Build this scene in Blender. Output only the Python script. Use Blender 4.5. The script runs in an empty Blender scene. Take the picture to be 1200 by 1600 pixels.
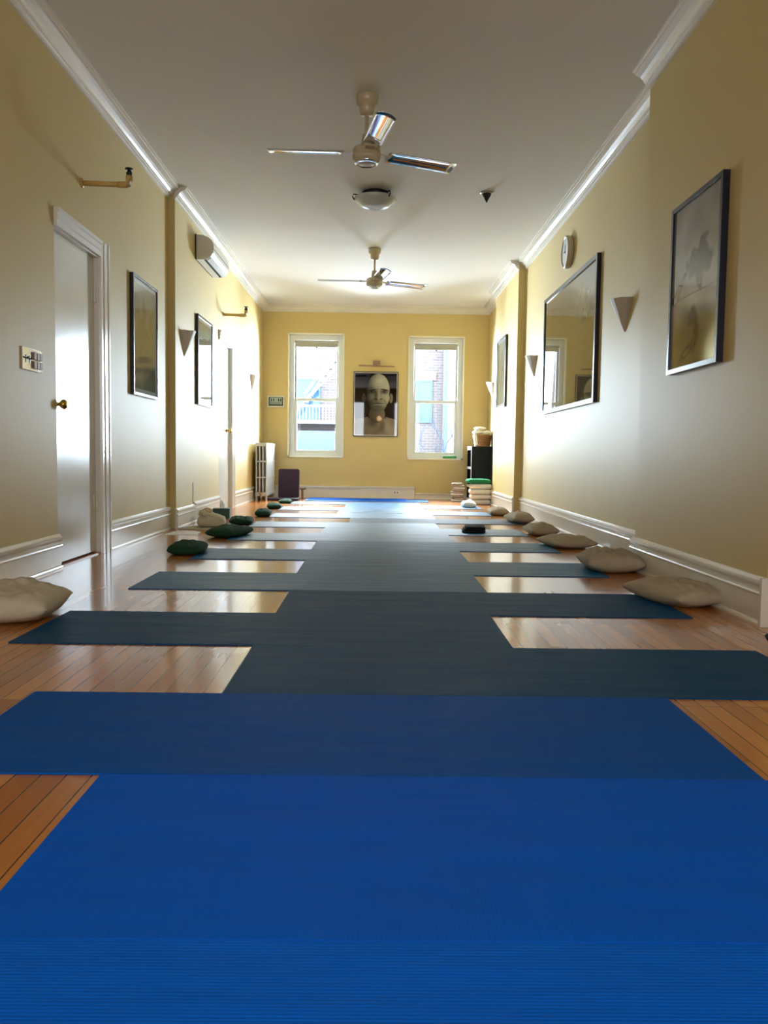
import bpy, bmesh, math, random
from mathutils import Vector, Matrix, noise
random.seed(7)
PI = math.pi
sc = bpy.context.scene
COL = sc.collection

# ---------------------------------------------------------------- camera
pitch, yaw, roll = -0.0686, 0.0107, 0.0136
fwd = Vector((math.sin(yaw)*math.cos(pitch), math.cos(yaw)*math.cos(pitch), math.sin(pitch)))
rt = Vector((math.cos(yaw), -math.sin(yaw), 0)); up = rt.cross(fwd)
r2 = rt*math.cos(roll)+up*math.sin(roll); u2 = up*math.cos(roll)-rt*math.sin(roll)
cam = bpy.data.objects.new('camera', bpy.data.cameras.new('camera')); COL.objects.link(cam)
m = Matrix.Identity(4)
for i in range(3):
    m[i][0] = r2[i]; m[i][1] = u2[i]; m[i][2] = -fwd[i]
m[2][3] = 0.70
cam.matrix_world = m
cam.data.sensor_fit = 'HORIZONTAL'; cam.data.sensor_width = 36; cam.data.lens = 36*1295.35/1200
cam.data.clip_start = 0.02; cam.data.clip_end = 300
sc.camera = cam

# ---------------------------------------------------------------- world, light, exposure
w = bpy.data.worlds.new('overcast_sky'); sc.world = w; w.use_nodes = True
bg = w.node_tree.nodes['Background']
bg.inputs[0].default_value = (0.84, 0.93, 1.0, 1); bg.inputs[1].default_value = 22.0
sc.view_settings.view_transform = 'Standard'; sc.view_settings.look = 'None'
sc.view_settings.gamma = 1; sc.view_settings.use_curve_mapping = False
sc.view_settings.exposure = 0.0

def area(name, loc, rot, sx, sy, power, color, portal=False, spread=PI):
    l = bpy.data.lights.new(name, 'AREA'); l.shape = 'RECTANGLE'; l.size = sx; l.size_y = sy
    l.energy = power; l.color = color; l.spread = spread
    o = bpy.data.objects.new(name, l); COL.objects.link(o); o.location = loc; o.rotation_euler = rot
    if portal: l.cycles.is_portal = True
    return o
YB = 13.4
area('window_portal', (-0.97, YB+.24, 1.64), (-PI/2, 0, 0), 0.92, 2.0, 1, (1, 1, 1), True)
area('window_portal', (0.95, YB+.24, 1.62), (-PI/2, 0, 0), 0.92, 2.0, 1, (1, 1, 1), True)
# added area lamps outside both windows boost daylight onto walls, ceiling and floor
for wx_, wz_ in ((-.97, 1.64), (.95, 1.62)):
    for az in (38, -38):
        area('window_boost_light', (wx_, YB+.27, wz_), (math.radians(90+6), 0, PI+math.radians(az)), .62, 1.75, 84, (0.74, 0.88, 1.0), spread=math.radians(62))
    area('window_boost_light', (wx_, YB+.27, wz_), (math.radians(90-46), 0, PI), .82, 1.75, 75, (0.80, 0.92, 1.0), spread=math.radians(64))
# fill lamps added behind the camera; the rear wall has no windows
area('rear_fill_light', (-0.9, -2.9, 1.7), (PI/2, 0, 0), 0.9, 1.7, 58, (0.86, 0.93, 1.0))
area('rear_fill_light', (1.1, -2.9, 1.7), (PI/2, 0, 0), 0.9, 1.7, 58, (0.86, 0.93, 1.0))
pl = bpy.data.lights.new('warm_lamp', 'POINT'); pl.energy = 3; pl.color = (1.0, 0.62, 0.28); pl.shadow_soft_size = 0.09
plo = bpy.data.objects.new('warm_lamp', pl); COL.objects.link(plo); plo.location = (0.1, -2.0, 1.95)

# ---------------------------------------------------------------- materials
def lin(c):
    return tuple(((v/255)/12.92 if v/255 <= .04045 else ((v/255+.055)/1.055)**2.4) for v in c)+(1,)
def mat(name, rgb, rough=.5, metal=0, spec=.5, coat=0, noise_amt=0, noise_scale=8, bump=0, bump_scale=60, coat_rough=.05, ior=1.5, alpha=None, sheen=0):
    mt = bpy.data.materials.new(name); mt.use_nodes = True
    nt = mt.node_tree; b = nt.nodes['Principled BSDF']
    c = lin(rgb)
    b.inputs['Base Color'].default_value = c; b.inputs['Roughness'].default_value = rough
    b.inputs['Metallic'].default_value = metal; b.inputs['Specular IOR Level'].default_value = spec
    b.inputs['Coat Weight'].default_value = coat; b.inputs['Coat Roughness'].default_value = coat_rough
    b.inputs['IOR'].default_value = ior; b.inputs['Sheen Weight'].default_value = sheen
    tc = nt.nodes.new('ShaderNodeTexCoord')
    n = nt.nodes.new('ShaderNodeTexNoise'); n.inputs['Scale'].default_value = noise_scale; n.inputs['Detail'].default_value = 4
    nt.links.new(tc.outputs['Object'], n.inputs['Vector'])
    mx = nt.nodes.new('ShaderNodeMix'); mx.data_type = 'RGBA'
    k = max(noise_amt, .03)
    mx.inputs[6].default_value = tuple(v*(1-k) for v in c[:3])+(1,)
    mx.inputs[7].default_value = tuple(min(1, v*(1+k)) for v in c[:3])+(1,)
    nt.links.new(n.outputs['Fac'], mx.inputs[0]); nt.links.new(mx.outputs[2], b.inputs['Base Color'])
    if bump:
        n2 = nt.nodes.new('ShaderNodeTexNoise'); n2.inputs['Scale'].default_value = bump_scale; n2.inputs['Detail'].default_value = 2
        nt.links.new(tc.outputs['Object'], n2.inputs['Vector'])
        bp = nt.nodes.new('ShaderNodeBump'); bp.inputs['Strength'].default_value = bump; bp.inputs['Distance'].default_value = .002
        nt.links.new(n2.outputs['Fac'], bp.inputs['Height']); nt.links.new(bp.outputs['Normal'], b.inputs['Normal'])
    return mt

M = {}
M['wall'] = mat('yellow_wall_paint', (208, 185, 124), .46, ior=1.32, spec=.5, noise_amt=.04, noise_scale=1.5, bump=.35, bump_scale=22)
M['ceiling'] = mat('ceiling_paint', (232, 228, 220), .6, spec=.3, noise_amt=.03, noise_scale=1.2, bump=.2, bump_scale=9)
M['trim'] = mat('white_gloss_paint', (226, 220, 206), .2, spec=.5, bump=.25, bump_scale=14)
M['door'] = mat('white_door_gloss_paint', (222, 218, 206), .22, bump=.9, bump_scale=4.5)
M['winframe'] = mat('white_vinyl', (226, 228, 222), .35)
M['cream'] = mat('cream_casing_paint', (240, 234, 208), .35)
M['brass'] = mat('brass', (200, 170, 90), .2, metal=1)
M['chrome'] = mat('chrome', (215, 218, 222), .07, metal=1)
M['black'] = mat('black_frame_lacquer', (18, 20, 38), .25)
M['blackmetal'] = mat('black_metal', (12, 10, 14), .4)
M['pipe'] = mat('yellow_painted_pipe', (196, 162, 92), .35)
M['cream_metal'] = mat('cream_enamel', (196, 180, 148), .3)
M['grey_shade'] = mat('sconce_plaster', (206, 194, 178), .6)
M['acwhite'] = mat('air_conditioner_plastic', (206, 200, 184), .3)
M['dark'] = mat('dark_gap', (8, 8, 10), .8)
M['linen'] = mat('cream_linen', (196, 184, 160), .9, noise_amt=.08, noise_scale=30, bump=.5, bump_scale=180, spec=.2)
M['taupe'] = mat('taupe_linen', (172, 156, 132), .9, noise_amt=.08, noise_scale=30, bump=.5, bump_scale=180, spec=.2)
M['green'] = mat('green_cotton', (34, 66, 46), .9, noise_amt=.15, noise_scale=25, bump=.5, bump_scale=150, spec=.15)
M['green_bright'] = mat('green_blanket', (40, 120, 78), .9, noise_amt=.15, noise_scale=20, spec=.2)
M['white_cloth'] = mat('white_cotton', (222, 220, 212), .85, noise_amt=.05, noise_scale=20, bump=.4, bump_scale=90, spec=.2)
M['stripe_cloth'] = mat('grey_brown_blanket', (168, 152, 138), .9, noise_amt=.35, noise_scale=14, spec=.2)
M['charcoal'] = mat('charcoal_cloth', (46, 50, 52), .85, noise_amt=.1, noise_scale=30, spec=.2)
M['plum'] = mat('plum_canvas', (44, 16, 42), .7, noise_amt=.1)
M['redwood'] = mat('reddish_wood', (96, 42, 34), .4, noise_amt=.2, noise_scale=12)
M['radiator'] = mat('radiator_paint', (204, 206, 206), .3)
M['shelfdark'] = mat('dark_shelf_laminate', (10, 18, 26), .6, spec=.2)
M['shelfwhite'] = mat('white_laminate', (222, 222, 222), .4)
M['wicker'] = mat('wicker', (122, 82, 42), .6, noise_amt=.35, noise_scale=60, bump=1, bump_scale=90)
M['tissue_green'] = mat('green_card', (16, 70, 62), .5)
M['bright_green'] = mat('bright_green_plastic', (58, 150, 60), .4)
M['paper'] = mat('white_paper', (238, 236, 232), .6)
M['blind'] = mat('roller_blind_fabric', (176, 174, 158), .8, noise_amt=.1, noise_scale=30)
M['milk'] = mat('frosted_glass_bowl', (200, 204, 200), .25, spec=.5)
M['clockface'] = mat('clock_face', (206, 208, 204), .3)
M['sign_dark'] = mat('sign_dark_green', (36, 52, 48), .4)
M['sign_pale'] = mat('sign_pale', (172, 186, 178), .4)
M['silver'] = mat('silver_frame', (176, 172, 156), .3, metal=.6)
M['brown_label'] = mat('brown_lamp_box', (142, 110, 92), .5)
M['threshold'] = mat('orange_wood_threshold', (168, 92, 44), .3, noise_amt=.2)
M['white_metal'] = mat('white_painted_metal', (128, 130, 132), .5)
M['blueglass'] = mat('blue_window_glass', (30, 62, 92), .15)
M['stucco'] = mat('pale_stucco', (112, 113, 115), .8, noise_amt=.04, noise_scale=2)
M['annex'] = mat('blue_grey_render', (60, 72, 86), .8, noise_amt=.05, noise_scale=1)
M['annexroof'] = mat('blue_roof_sheet', (50, 72, 92), .6)
M['bark'] = mat('bare_bark', (44, 52, 66), .9)
M['asphalt'] = mat('asphalt', (90, 92, 94), .9)

def floor_mat():
    mt = bpy.data.materials.new('oak_strip_floor'); mt.use_nodes = True
    nt = mt.node_tree; N = nt.nodes; L = nt.links; b = N['Principled BSDF']
    tc = N.new('ShaderNodeTexCoord'); sx = N.new('ShaderNodeSeparateXYZ'); cx = N.new('ShaderNodeCombineXYZ')
    L.new(tc.outputs['Object'], sx.inputs[0]); L.new(sx.outputs['Y'], cx.inputs['X']); L.new(sx.outputs['X'], cx.inputs['Y'])
    br = N.new('ShaderNodeTexBrick'); br.offset = .37; br.offset_frequency = 3; br.squash = 1
    br.inputs['Scale'].default_value = 1; br.inputs['Brick Width'].default_value = 1.15; br.inputs['Row Height'].default_value = .055
    br.inputs['Mortar Size'].default_value = .0018; br.inputs['Mortar Smooth'].default_value = .3; br.inputs['Bias'].default_value = 0
    br.inputs['Color1'].default_value = lin((168, 96, 36)); br.inputs['Color2'].default_value = lin((208, 138, 62)); br.inputs['Mortar'].default_value = lin((62, 28, 12))
    L.new(cx.outputs[0], br.inputs['Vector'])
    mp = N.new('ShaderNodeMapping'); mp.inputs['Scale'].default_value = (60, 2.5, 1); L.new(tc.outputs['Object'], mp.inputs[0])
    nz = N.new('ShaderNodeTexNoise'); nz.inputs['Scale'].default_value = 1; nz.inputs['Detail'].default_value = 5; L.new(mp.outputs[0], nz.inputs['Vector'])
    mx = N.new('ShaderNodeMix'); mx.data_type = 'RGBA'; mx.blend_type = 'MULTIPLY'; mx.inputs[0].default_value = .55
    cr = N.new('ShaderNodeValToRGB'); cr.color_ramp.elements[0].color = (.62, .55, .5, 1); cr.color_ramp.elements[1].color = (1.15, 1.12, 1.1, 1)
    L.new(nz.outputs['Fac'], cr.inputs[0]); L.new(br.outputs['Color'], mx.inputs[6]); L.new(cr.outputs[0], mx.inputs[7])
    L.new(mx.outputs[2], b.inputs['Base Color'])
    b.inputs['Roughness'].default_value = .2; b.inputs['Specular IOR Level'].default_value = .5
    b.inputs['Coat Weight'].default_value = .35; b.inputs['Coat Roughness'].default_value = .08; b.inputs['IOR'].default_value = 1.45
    n2 = N.new('ShaderNodeTexNoise'); n2.inputs['Scale'].default_value = 5; L.new(tc.outputs['Object'], n2.inputs['Vector'])
    ad = N.new('ShaderNodeMath'); ad.operation = 'MULTIPLY_ADD'; ad.inputs[1].default_value = -.5
    L.new(br.outputs['Fac'], ad.inputs[0]); L.new(n2.outputs['Fac'], ad.inputs[2])
    bp = N.new('ShaderNodeBump'); bp.inputs['Strength'].default_value = .12; bp.inputs['Distance'].default_value = .004
    L.new(ad.outputs[0], bp.inputs['Height']); L.new(bp.outputs[0], b.inputs['Normal']); L.new(bp.outputs[0], b.inputs['Coat Normal'])
    return mt
M['floor'] = floor_mat()

def mat_mat(name, rgb, axis, rough=.5, spec=.5, ior=1.25):
    mt = bpy.data.materials.new(name); mt.use_nodes = True
    nt = mt.node_tree; N = nt.nodes; L = nt.links; b = N['Principled BSDF']; c = lin(rgb)
    tc = N.new('ShaderNodeTexCoord')
    wv = N.new('ShaderNodeTexWave'); wv.wave_type = 'BANDS'; wv.bands_direction = axis; wv.inputs['Scale'].default_value = 46
    wv.inputs['Distortion'].default_value = .6; wv.inputs['Detail'].default_value = 1
    L.new(tc.outputs['Object'], wv.inputs['Vector'])
    mp = N.new('ShaderNodeMapping'); mp.inputs['Scale'].default_value = (1.6, 9, 1); L.new(tc.outputs['Object'], mp.inputs[0])
    nz = N.new('ShaderNodeTexNoise'); nz.inputs['Scale'].default_value = 1.3; nz.inputs['Detail'].default_value = 3; L.new(mp.outputs[0], nz.inputs['Vector'])
    mx = N.new('ShaderNodeMix'); mx.data_type = 'RGBA'
    mx.inputs[6].default_value = tuple(v*.82 for v in c[:3])+(1,); mx.inputs[7].default_value = tuple(v*1.15 for v in c[:3])+(1,)
    L.new(nz.outputs['Fac'], mx.inputs[0]); L.new(mx.outputs[2], b.inputs['Base Color'])
    mr = N.new('ShaderNodeMapRange'); mr.inputs['To Min'].default_value = rough-.1; mr.inputs['To Max'].default_value = rough+.14
    L.new(nz.outputs['Fac'], mr.inputs[0]); L.new(mr.outputs[0], b.inputs['Roughness'])
    b.inputs['Specular IOR Level'].default_value = spec; b.inputs['IOR'].default_value = ior
    bp = N.new('ShaderNodeBump'); bp.inputs['Strength'].default_value = .35; bp.inputs['Distance'].default_value = .0012
    b2 = N.new('ShaderNodeBump'); b2.inputs['Strength'].default_value = .5; b2.inputs['Distance'].default_value = .01
    L.new(nz.outputs['Fac'], b2.inputs['Height']); L.new(b2.outputs[0], bp.inputs['Normal'])
    L.new(wv.outputs['Fac'], bp.inputs['Height']); L.new(bp.outputs[0], b.inputs['Normal'])
    return mt
M['mat_royal'] = mat_mat('royal_blue_mat', (0, 92, 208), 'X', .6, .5, 1.16)
M['mat_royal_cross'] = mat_mat('royal_blue_cross_ribbed_mat', (0, 98, 214), 'Y', .6, .5, 1.16)
M['mat_half_dim'] = mat_mat('half_dimmed_blue_mat', (0, 82, 168), 'X', .58, .5, 1.18)  # same blue mat, start of the light falloff put into its colour
M['mat_dim'] = mat_mat('dimmed_blue_mat', (0, 68, 110), 'X', .5, .5, 1.17)  # same blue mat again, dimmer light painted into the base colour
M['mat_sheen_low'] = mat_mat('low_sheen_tint_mat', (0, 92, 138), 'X', .42, .5, 1.25)  # base colour lifted to stand in for bluish window sheen
M['mat_sheen_high'] = mat_mat('high_sheen_tint_mat', (40, 112, 158), 'X', .28, .5, 1.5)  # palest step, far window sheen mixed into the base colour
M['mat_sheen_mid'] = mat_mat('mid_sheen_tint_mat', (14, 98, 142), 'X', .36, .5, 1.35)  # middle step of the sheen painted into the base colour
M['mat_grey'] = mat_mat('dark_slate_mat', (36, 56, 70), 'X', .5, .4)
M['mat_sky'] = mat_mat('bright_blue_mat', (30, 110, 205), 'X', .5, .4)

def brick_mat():
    mt = bpy.data.materials.new('pale_brick'); mt.use_nodes = True
    nt = mt.node_tree; N = nt.nodes; L = nt.links; b = N['Principled BSDF']
    tc = N.new('ShaderNodeTexCoord'); sx = N.new('ShaderNodeSeparateXYZ'); cx = N.new('ShaderNodeCombineXYZ')
    L.new(tc.outputs['Object'], sx.inputs[0]); L.new(sx.outputs['X'], cx.inputs['X']); L.new(sx.outputs['Z'], cx.inputs['Y'])
    br = N.new('ShaderNodeTexBrick'); br.inputs['Scale'].default_value = 1; br.inputs['Brick Width'].default_value = .3; br.inputs['Row Height'].default_value = .1
    br.inputs['Mortar Size'].default_value = .012
    br.inputs['Color1'].default_value = (.092, .072, .070, 1); br.inputs['Color2'].default_value = (.070, .057, .058, 1); br.inputs['Mortar'].default_value = (.12, .112, .112, 1)
    L.new(cx.outputs[0], br.inputs['Vector']); L.new(br.outputs[0], b.inputs['Base Color']); b.inputs['Roughness'].default_value = .9
    return mt
M['brick'] = brick_mat()
M['soldier'] = mat('pink_soldier_bricks', (102, 78, 72), .9, noise_amt=.3, noise_scale=14)

def glass_mat():
    mt = bpy.data.materials.new('window_glass'); mt.use_nodes = True
    nt = mt.node_tree; N = nt.nodes; L = nt.links
    N.remove(N['Principled BSDF']); out = N['Material Output']
    t = N.new('ShaderNodeBsdfTransparent'); t.inputs[0].default_value = (.95, .98, 1, 1)
    g = N.new('ShaderNodeBsdfGlossy'); g.inputs['Roughness'].default_value = .02
    fr = N.new('ShaderNodeFresnel'); fr.inputs[0].default_value = 1.3
    mx = N.new('ShaderNodeMixShader'); L.new(fr.outputs[0], mx.inputs[0]); L.new(t.outputs[0], mx.inputs[1]); L.new(g.outputs[0], mx.inputs[2])
    L.new(mx.outputs[0], out.inputs['Surface'])
    return mt
M['glass'] = glass_mat()

def print_mat(name):
    mt = bpy.data.materials.new(name); mt.use_nodes = True
    nt = mt.node_tree; b = nt.nodes['Principled BSDF']
    a = nt.nodes.new('ShaderNodeVertexColor'); a.layer_name = 'ink'
    nt.links.new(a.outputs['Color'], b.inputs['Base Color'])
    b.inputs['Roughness'].default_value = .02; b.inputs['IOR'].default_value = 1.55
    return mt
M['print'] = print_mat('glazed_print')

# ---------------------------------------------------------------- helpers
def B(): return bmesh.new()
def bx(bm, x0, x1, y0, y1, z0, z1, bevel=0):
    vs = [bm.verts.new((x, y, z)) for x in (x0, x1) for y in (y0, y1) for z in (z0, z1)]
    f = [(0, 1, 3, 2), (4, 6, 7, 5), (0, 4, 5, 1), (2, 3, 7, 6), (0, 2, 6, 4), (1, 5, 7, 3)]
    fs = [bm.faces.new([vs[i] for i in q]) for q in f]
    if bevel:
        es = list({e for q in fs for e in q.edges})
        bmesh.ops.bevel(bm, geom=es, offset=bevel, segments=2, affect='EDGES', profile=.7)
    return bm
def prism(bm, poly, axis, a, b, cap=True):
    """poly: list of 2d points in the plane normal to axis (x:(y,z) y:(x,z) z:(x,y))"""
    def P(p, t):
        return {'x': (t, p[0], p[1]), 'y': (p[0], t, p[1]), 'z': (p[0], p[1], t)}[axis]
    A = [bm.verts.new(P(p, a)) for p in poly]; C = [bm.verts.new(P(p, b)) for p in poly]
    n = len(poly)
    for i in range(n): bm.faces.new((A[i], A[(i+1) % n], C[(i+1) % n], C[i]))
    if cap: bm.faces.new(A[::-1]); bm.faces.new(C)
    return bm
def tube(bm, pts, r, n=10, r_end=None, cap=True):
    pts = [Vector(p) for p in pts]; rings = []
    up_ = Vector((0, 0, 1))
    for i, p in enumerate(pts):
        d = (pts[min(i+1, len(pts)-1)]-pts[max(i-1, 0)]).normalized()
        ref = up_ if abs(d.z) < .95 else Vector((1, 0, 0))
        s = d.cross(ref).normalized(); t = s.cross(d)
        rr = r if r_end is None else r+(r_end-r)*i/(len(pts)-1)
        rings.append([bm.verts.new(p+(s*math.cos(2*PI*k/n)+t*math.sin(2*PI*k/n))*rr) for k in range(n)])
    for a, b in zip(rings, rings[1:]):
        for k in range(n): bm.faces.new((a[k], a[(k+1) % n], b[(k+1) % n], b[k]))
    if cap: bm.faces.new(rings[0][::-1]); bm.faces.new(rings[-1])
    return bm
def lathe(bm, prof, c=(0, 0, 0), n=32, axis='z'):
    rings = []
    for r, h in prof:
        ring = []
        for k in range(n):
            a = 2*PI*k/n; p = (r*math.cos(a), r*math.sin(a), h)
            if axis == 'x': p = (h, r*math.cos(a), r*math.sin(a))
            if axis == 'y': p = (r*math.cos(a), h, r*math.sin(a))
            ring.append(bm.verts.new(Vector(p)+Vector(c)))
        rings.append(ring)
    for a, b in zip(rings, rings[1:]):
        for k in range(n): bm.faces.new((a[k], a[(k+1) % n], b[(k+1) % n], b[k]))
    bm.faces.new(rings[0][::-1]); bm.faces.new(rings[-1])
    return bm
def obj(name, bm, m, parent=None, smooth=False):
    bmesh.ops.recalc_face_normals(bm, faces=bm.faces)
    me = bpy.data.meshes.new(name); bm.to_mesh(me); bm.free(); me.materials.append(M[m] if isinstance(m, str) else m)
    o = bpy.data.objects.new(name, me); COL.objects.link(o)
    if smooth:
        for p in me.polygons: p.use_smooth = True
    if parent is not None:
        o.parent = parent; o.matrix_parent_inverse = parent.matrix_basis.inverted()
    return o
def tag(o, label, cat, group=None, kind=None):
    o['label'] = label; o['category'] = cat
    if group: o['group'] = group
    if kind: o['kind'] = kind
    return o
def struct(name, bm, m, **k):
    o = obj(name, bm, m, **k); o['kind'] = 'structure'; return o
def thing(name, label, cat, loc=(0, 0, 0), group=None, rot=0):
    o = bpy.data.objects.new(name, None); COL.objects.link(o); o.location = loc; o.rotation_euler = (0, 0, rot)
    o.empty_display_size = .05
    return tag(o, label, cat, group)
def part(name, bm, m, parent, smooth=False, label=None):
    """part built in the parent's local coordinates"""
    o = obj(name, bm, m, None, smooth); o.parent = parent
    if label: o['label'] = label
    return o
def copy_tree(o, parent=None):
    c = o.copy(); COL.objects.link(c); c.parent = parent
    for ch in [x for x in bpy.data.objects if x.parent == o]: copy_tree(ch, c)
    return c

# ---------------------------------------------------------------- room shell
XL1, XL2 = -1.885, -1.825          # left wall before / behind the step at y=7.6
XR1, XR2, XR3 = 1.65, 1.79, 1.70
ZC = 3.06; YR = -3.2; YN = 3.44
D1, D2 = (4.93, 5.70), (9.66, 10.49)
b = B(); bx(b, -2.3, 2.9, YR-.2, YB+.25, -.12, 0); struct('floor', b, 'floor')
b = B(); bx(b, -2.3, 2.9, YR-.2, YB+.25, ZC, ZC+.15); struct('ceiling', b, 'ceiling')
b = B()
bx(b, -2.3, XL1, YR-.2, D1[0], 0, ZC); bx(b, -2.3, XL1, D1[0], D1[1], 2.0, ZC); bx(b, -2.3, XL1-.09, D1[0], D1[1], 0, 2.0)
bx(b, -2.3, XL1, D1[1], 7.6, 0, ZC)
bx(b, -2.3, XL2, 7.6, D2[0], 0, ZC); bx(b, -2.3, XL2, D2[0], D2[1], 2.0, ZC); bx(b, -2.3, XL2-.09, D2[0], D2[1], 0, 2.0)
bx(b, -2.3, XL2, D2[1], YB, 0, ZC)
struct('wall_left', b, 'wall')
b = B()
bx(b, XR1, 2.9, YN, 5.22, 0, ZC); bx(b, XR2, 2.9, 5.22, 10.18, 0, ZC); bx(b, XR3, 2.9, 10.18, 12.05, 0, ZC); bx(b, XR2, 2.9, 12.05, YB, 0, ZC)
struct('wall_right', b, 'wall')
b = B(); bx(b, 2.7, 2.9, YR, YN, 0, ZC); struct('wall_alcove', b, 'wall')
b = B(); bx(b, XL1, 2.7, YR-.2, YR, 0, ZC); struct('wall_rear', b, 'wall')
W1 = (-1.425, -.522, .645, 2.625); W2 = (.498, 1.40, .635, 2.605)
b = B()
for x0, x1, z0, z1 in ((-2.3, W1[0], 0, ZC), (W1[1], W2[0], 0, ZC), (W2[1], 2.9, 0, ZC), (W1[0], W1[1], 0, W1[2]), (W1[0], W1[1], W1[3], ZC), (W2[0], W2[1], 0, W2[2]), (W2[0], W2[1], W2[3], ZC)):
    bx(b, x0, x1, YB, YB+.25, z0, z1)
struct('wall_back', b, 'wall')

BASE = [(0, 0), (.030, 0), (.030, .010), (.026, .018), (.020, .022), (.020, .128), (.027, .131), (.029, .138), (.027, .145), (.018, .150), (.018, .163), (.026, .170), (.030, .178), (.030, .188), (.022, .192), (.016, .200), (.010, .206), (0, .206)]
CROWN = [(0, 0), (.112, 0), (.112, -.012), (.100, -.016), (.098, -.026), (.086, -.030), (.066, -.040), (.050, -.054), (.040, -.070), (.030, -.074), (.030, -.084), (.018, -.090), (.014, -.104), (0, -.106)]
CROWN = [(a, z+ZC) for a, z in CROWN]
nb = {'left': 0}
def mould(name, prof, wall, side, y0, y1, m='trim'):
    b = B()
    if side == 'left': prism(b, [(wall+d, z) for d, z in prof], 'y', y0, y1)
    elif side == 'right': prism(b, [(wall-d, z) for d, z in prof], 'y', y0, y1)
    elif side == 'back': prism(b, [(wall-d, z) for d, z in prof], 'x', y0, y1)
    elif side == 'front': prism(b, [(wall-d, z) for d, z in prof], 'x', y0, y1)
    return struct(name, b, m)
BASE_LO = [(d, z*.9) for d, z in BASE]
mould('baseboard_left', BASE, XL1, 'left', YR, D1[0]); mould('baseboard_left', BASE, XL1, 'left', D1[1]+.15, 7.6)
mould('baseboard_left', BASE_LO, XL2, 'left', 7.57, 8.32); mould('baseboard_left', BASE, XL2, 'left', 8.32, D2[0]-.02); mould('baseboard_left', BASE, XL2, 'left', D2[1]+.13, YB)
mould('baseboard_right', BASE, XR1, 'right', YN, 5.24); mould('baseboard_right', BASE, XR2, 'right', 5.2, 10.2); mould('baseboard_right', BASE, XR3, 'right', 10.15, 12.07); mould('baseboard_right', BASE, XR2, 'right', 12.05, YB)
b = B(); bx(b, XR1-.031, 2.7, YN-.022, YN, 0, .207, .002); struct('baseboard_right', b, 'trim')
mould('baseboard_right', [(d, z*.45) for d, z in BASE], YB, 'back', .64, 1.79)
n = 0
for wl, sd, a, c in ((XL1, 'left', YR, 7.6), (XL2, 'left', 7.58, YB), (XR1, 'right', YN-.11, 5.22), (XR2, 'right', 5.2, 10.2), (XR3, 'right', 10.16, 12.05), (XR2, 'right', 12.03, YB)):
    n += 1; mould('trim_%d' % n, CROWN, wl, sd, a, c)
mould('trim_7', CROWN, YB, 'back', XL2, XR2); mould('trim_8', CROWN, YN, 'front', XR1-.11, 2.7)
# panelled heater cover along the back wall
b = B(); prism(b, [(YB, 0), (YB-.055, 0), (YB-.055, .012), (YB-.05, .012), (YB-.05, .14), (YB-.06, .145), (YB-.06, .152), (YB-.052, .156), (YB-.052, .166), (YB-.07, .172), (YB-.07, .192), (YB, .197)], 'x', -1.62, .63)
struct('baseboard_back', b, 'trim')

# ---------------------------------------------------------------- doors
def make_door(num, wall, D, top, knob_y, hinge_side, lab):
    y0, y1 = D; x = wall-.03
    b = B(); bx(b, x-.04, x, y0+.004, y1-.004, .018, top-.006, .002)
    d = struct('door_%d' % num, b, 'door')
    b = B()      # head and side casing with stepped mouldings, plus jambs
    bx(b, wall-.088, wall+.0, y1-.003, y1+.012, 0, top); bx(b, wall-.088, wall, y0, y0+.003, 0, top); bx(b, wall-.088, wall, y0, y1, top-.004, top+.01)
    prism(b, [(wall, y1), (wall+.018, y1+.006), (wall+.018, y1+.05), (wall+.024, y1+.056), (wall+.024, y1+.12), (wall+.03, y1+.126), (wall+.03, y1+.148), (wall, y1+.15)], 'z', 0, top+.11)
    prism(b, [(wall, top), (wall+.018, top+.006), (wall+.018, top+.04), (wall+.024, top+.046), (wall+.024, top+.08), (wall+.032, top+.088), (wall+.032, top+.108), (wall, top+.112)], 'y', y0-.002, y1+.002)
    obj('door_frame', b, 'trim', d)
    b = B(); lathe(b, [(.001, 0), (.026, 0), (.026, .005), (.012, .008), (.010, .028), (.02, .036), (.029, .048), (.03, .060), (.022, .070), (.001, .073)], (x, knob_y, .975), 20, 'x')
    k = obj('door_knob', b, 'brass', d, True); k['label'] = 'brass door knob'
    if hinge_side:
        for hz in (.35, 1.75):
            b = B(); tube(b, [(x+.008, y1-.008, hz-.055), (x+.008, y1-.008, hz+.055)], .0095, 12); bx(b, x-.001, x+.004, y1-.05, y1-.012, hz-.05, hz+.05)
            bx(b, x+.004, x+.03, y1-.006, y1-.002, hz-.05, hz+.05); tube(b, [(x+.008, y1-.008, hz+.055), (x+.008, y1-.008, hz+.064)], .006, 10)
            obj('door_hinge', b, 'trim', d)
    b = B(); bx(b, wall-.088, wall-.002, y0+.004, y1-.004, 0, .008); obj('threshold', b, 'threshold', d)
    return d
make_door(1, XL1, D1, 2.0, 4.985, True, '')
make_door(2, XL2, D2, 2.0, 10.30, False, '')

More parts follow.
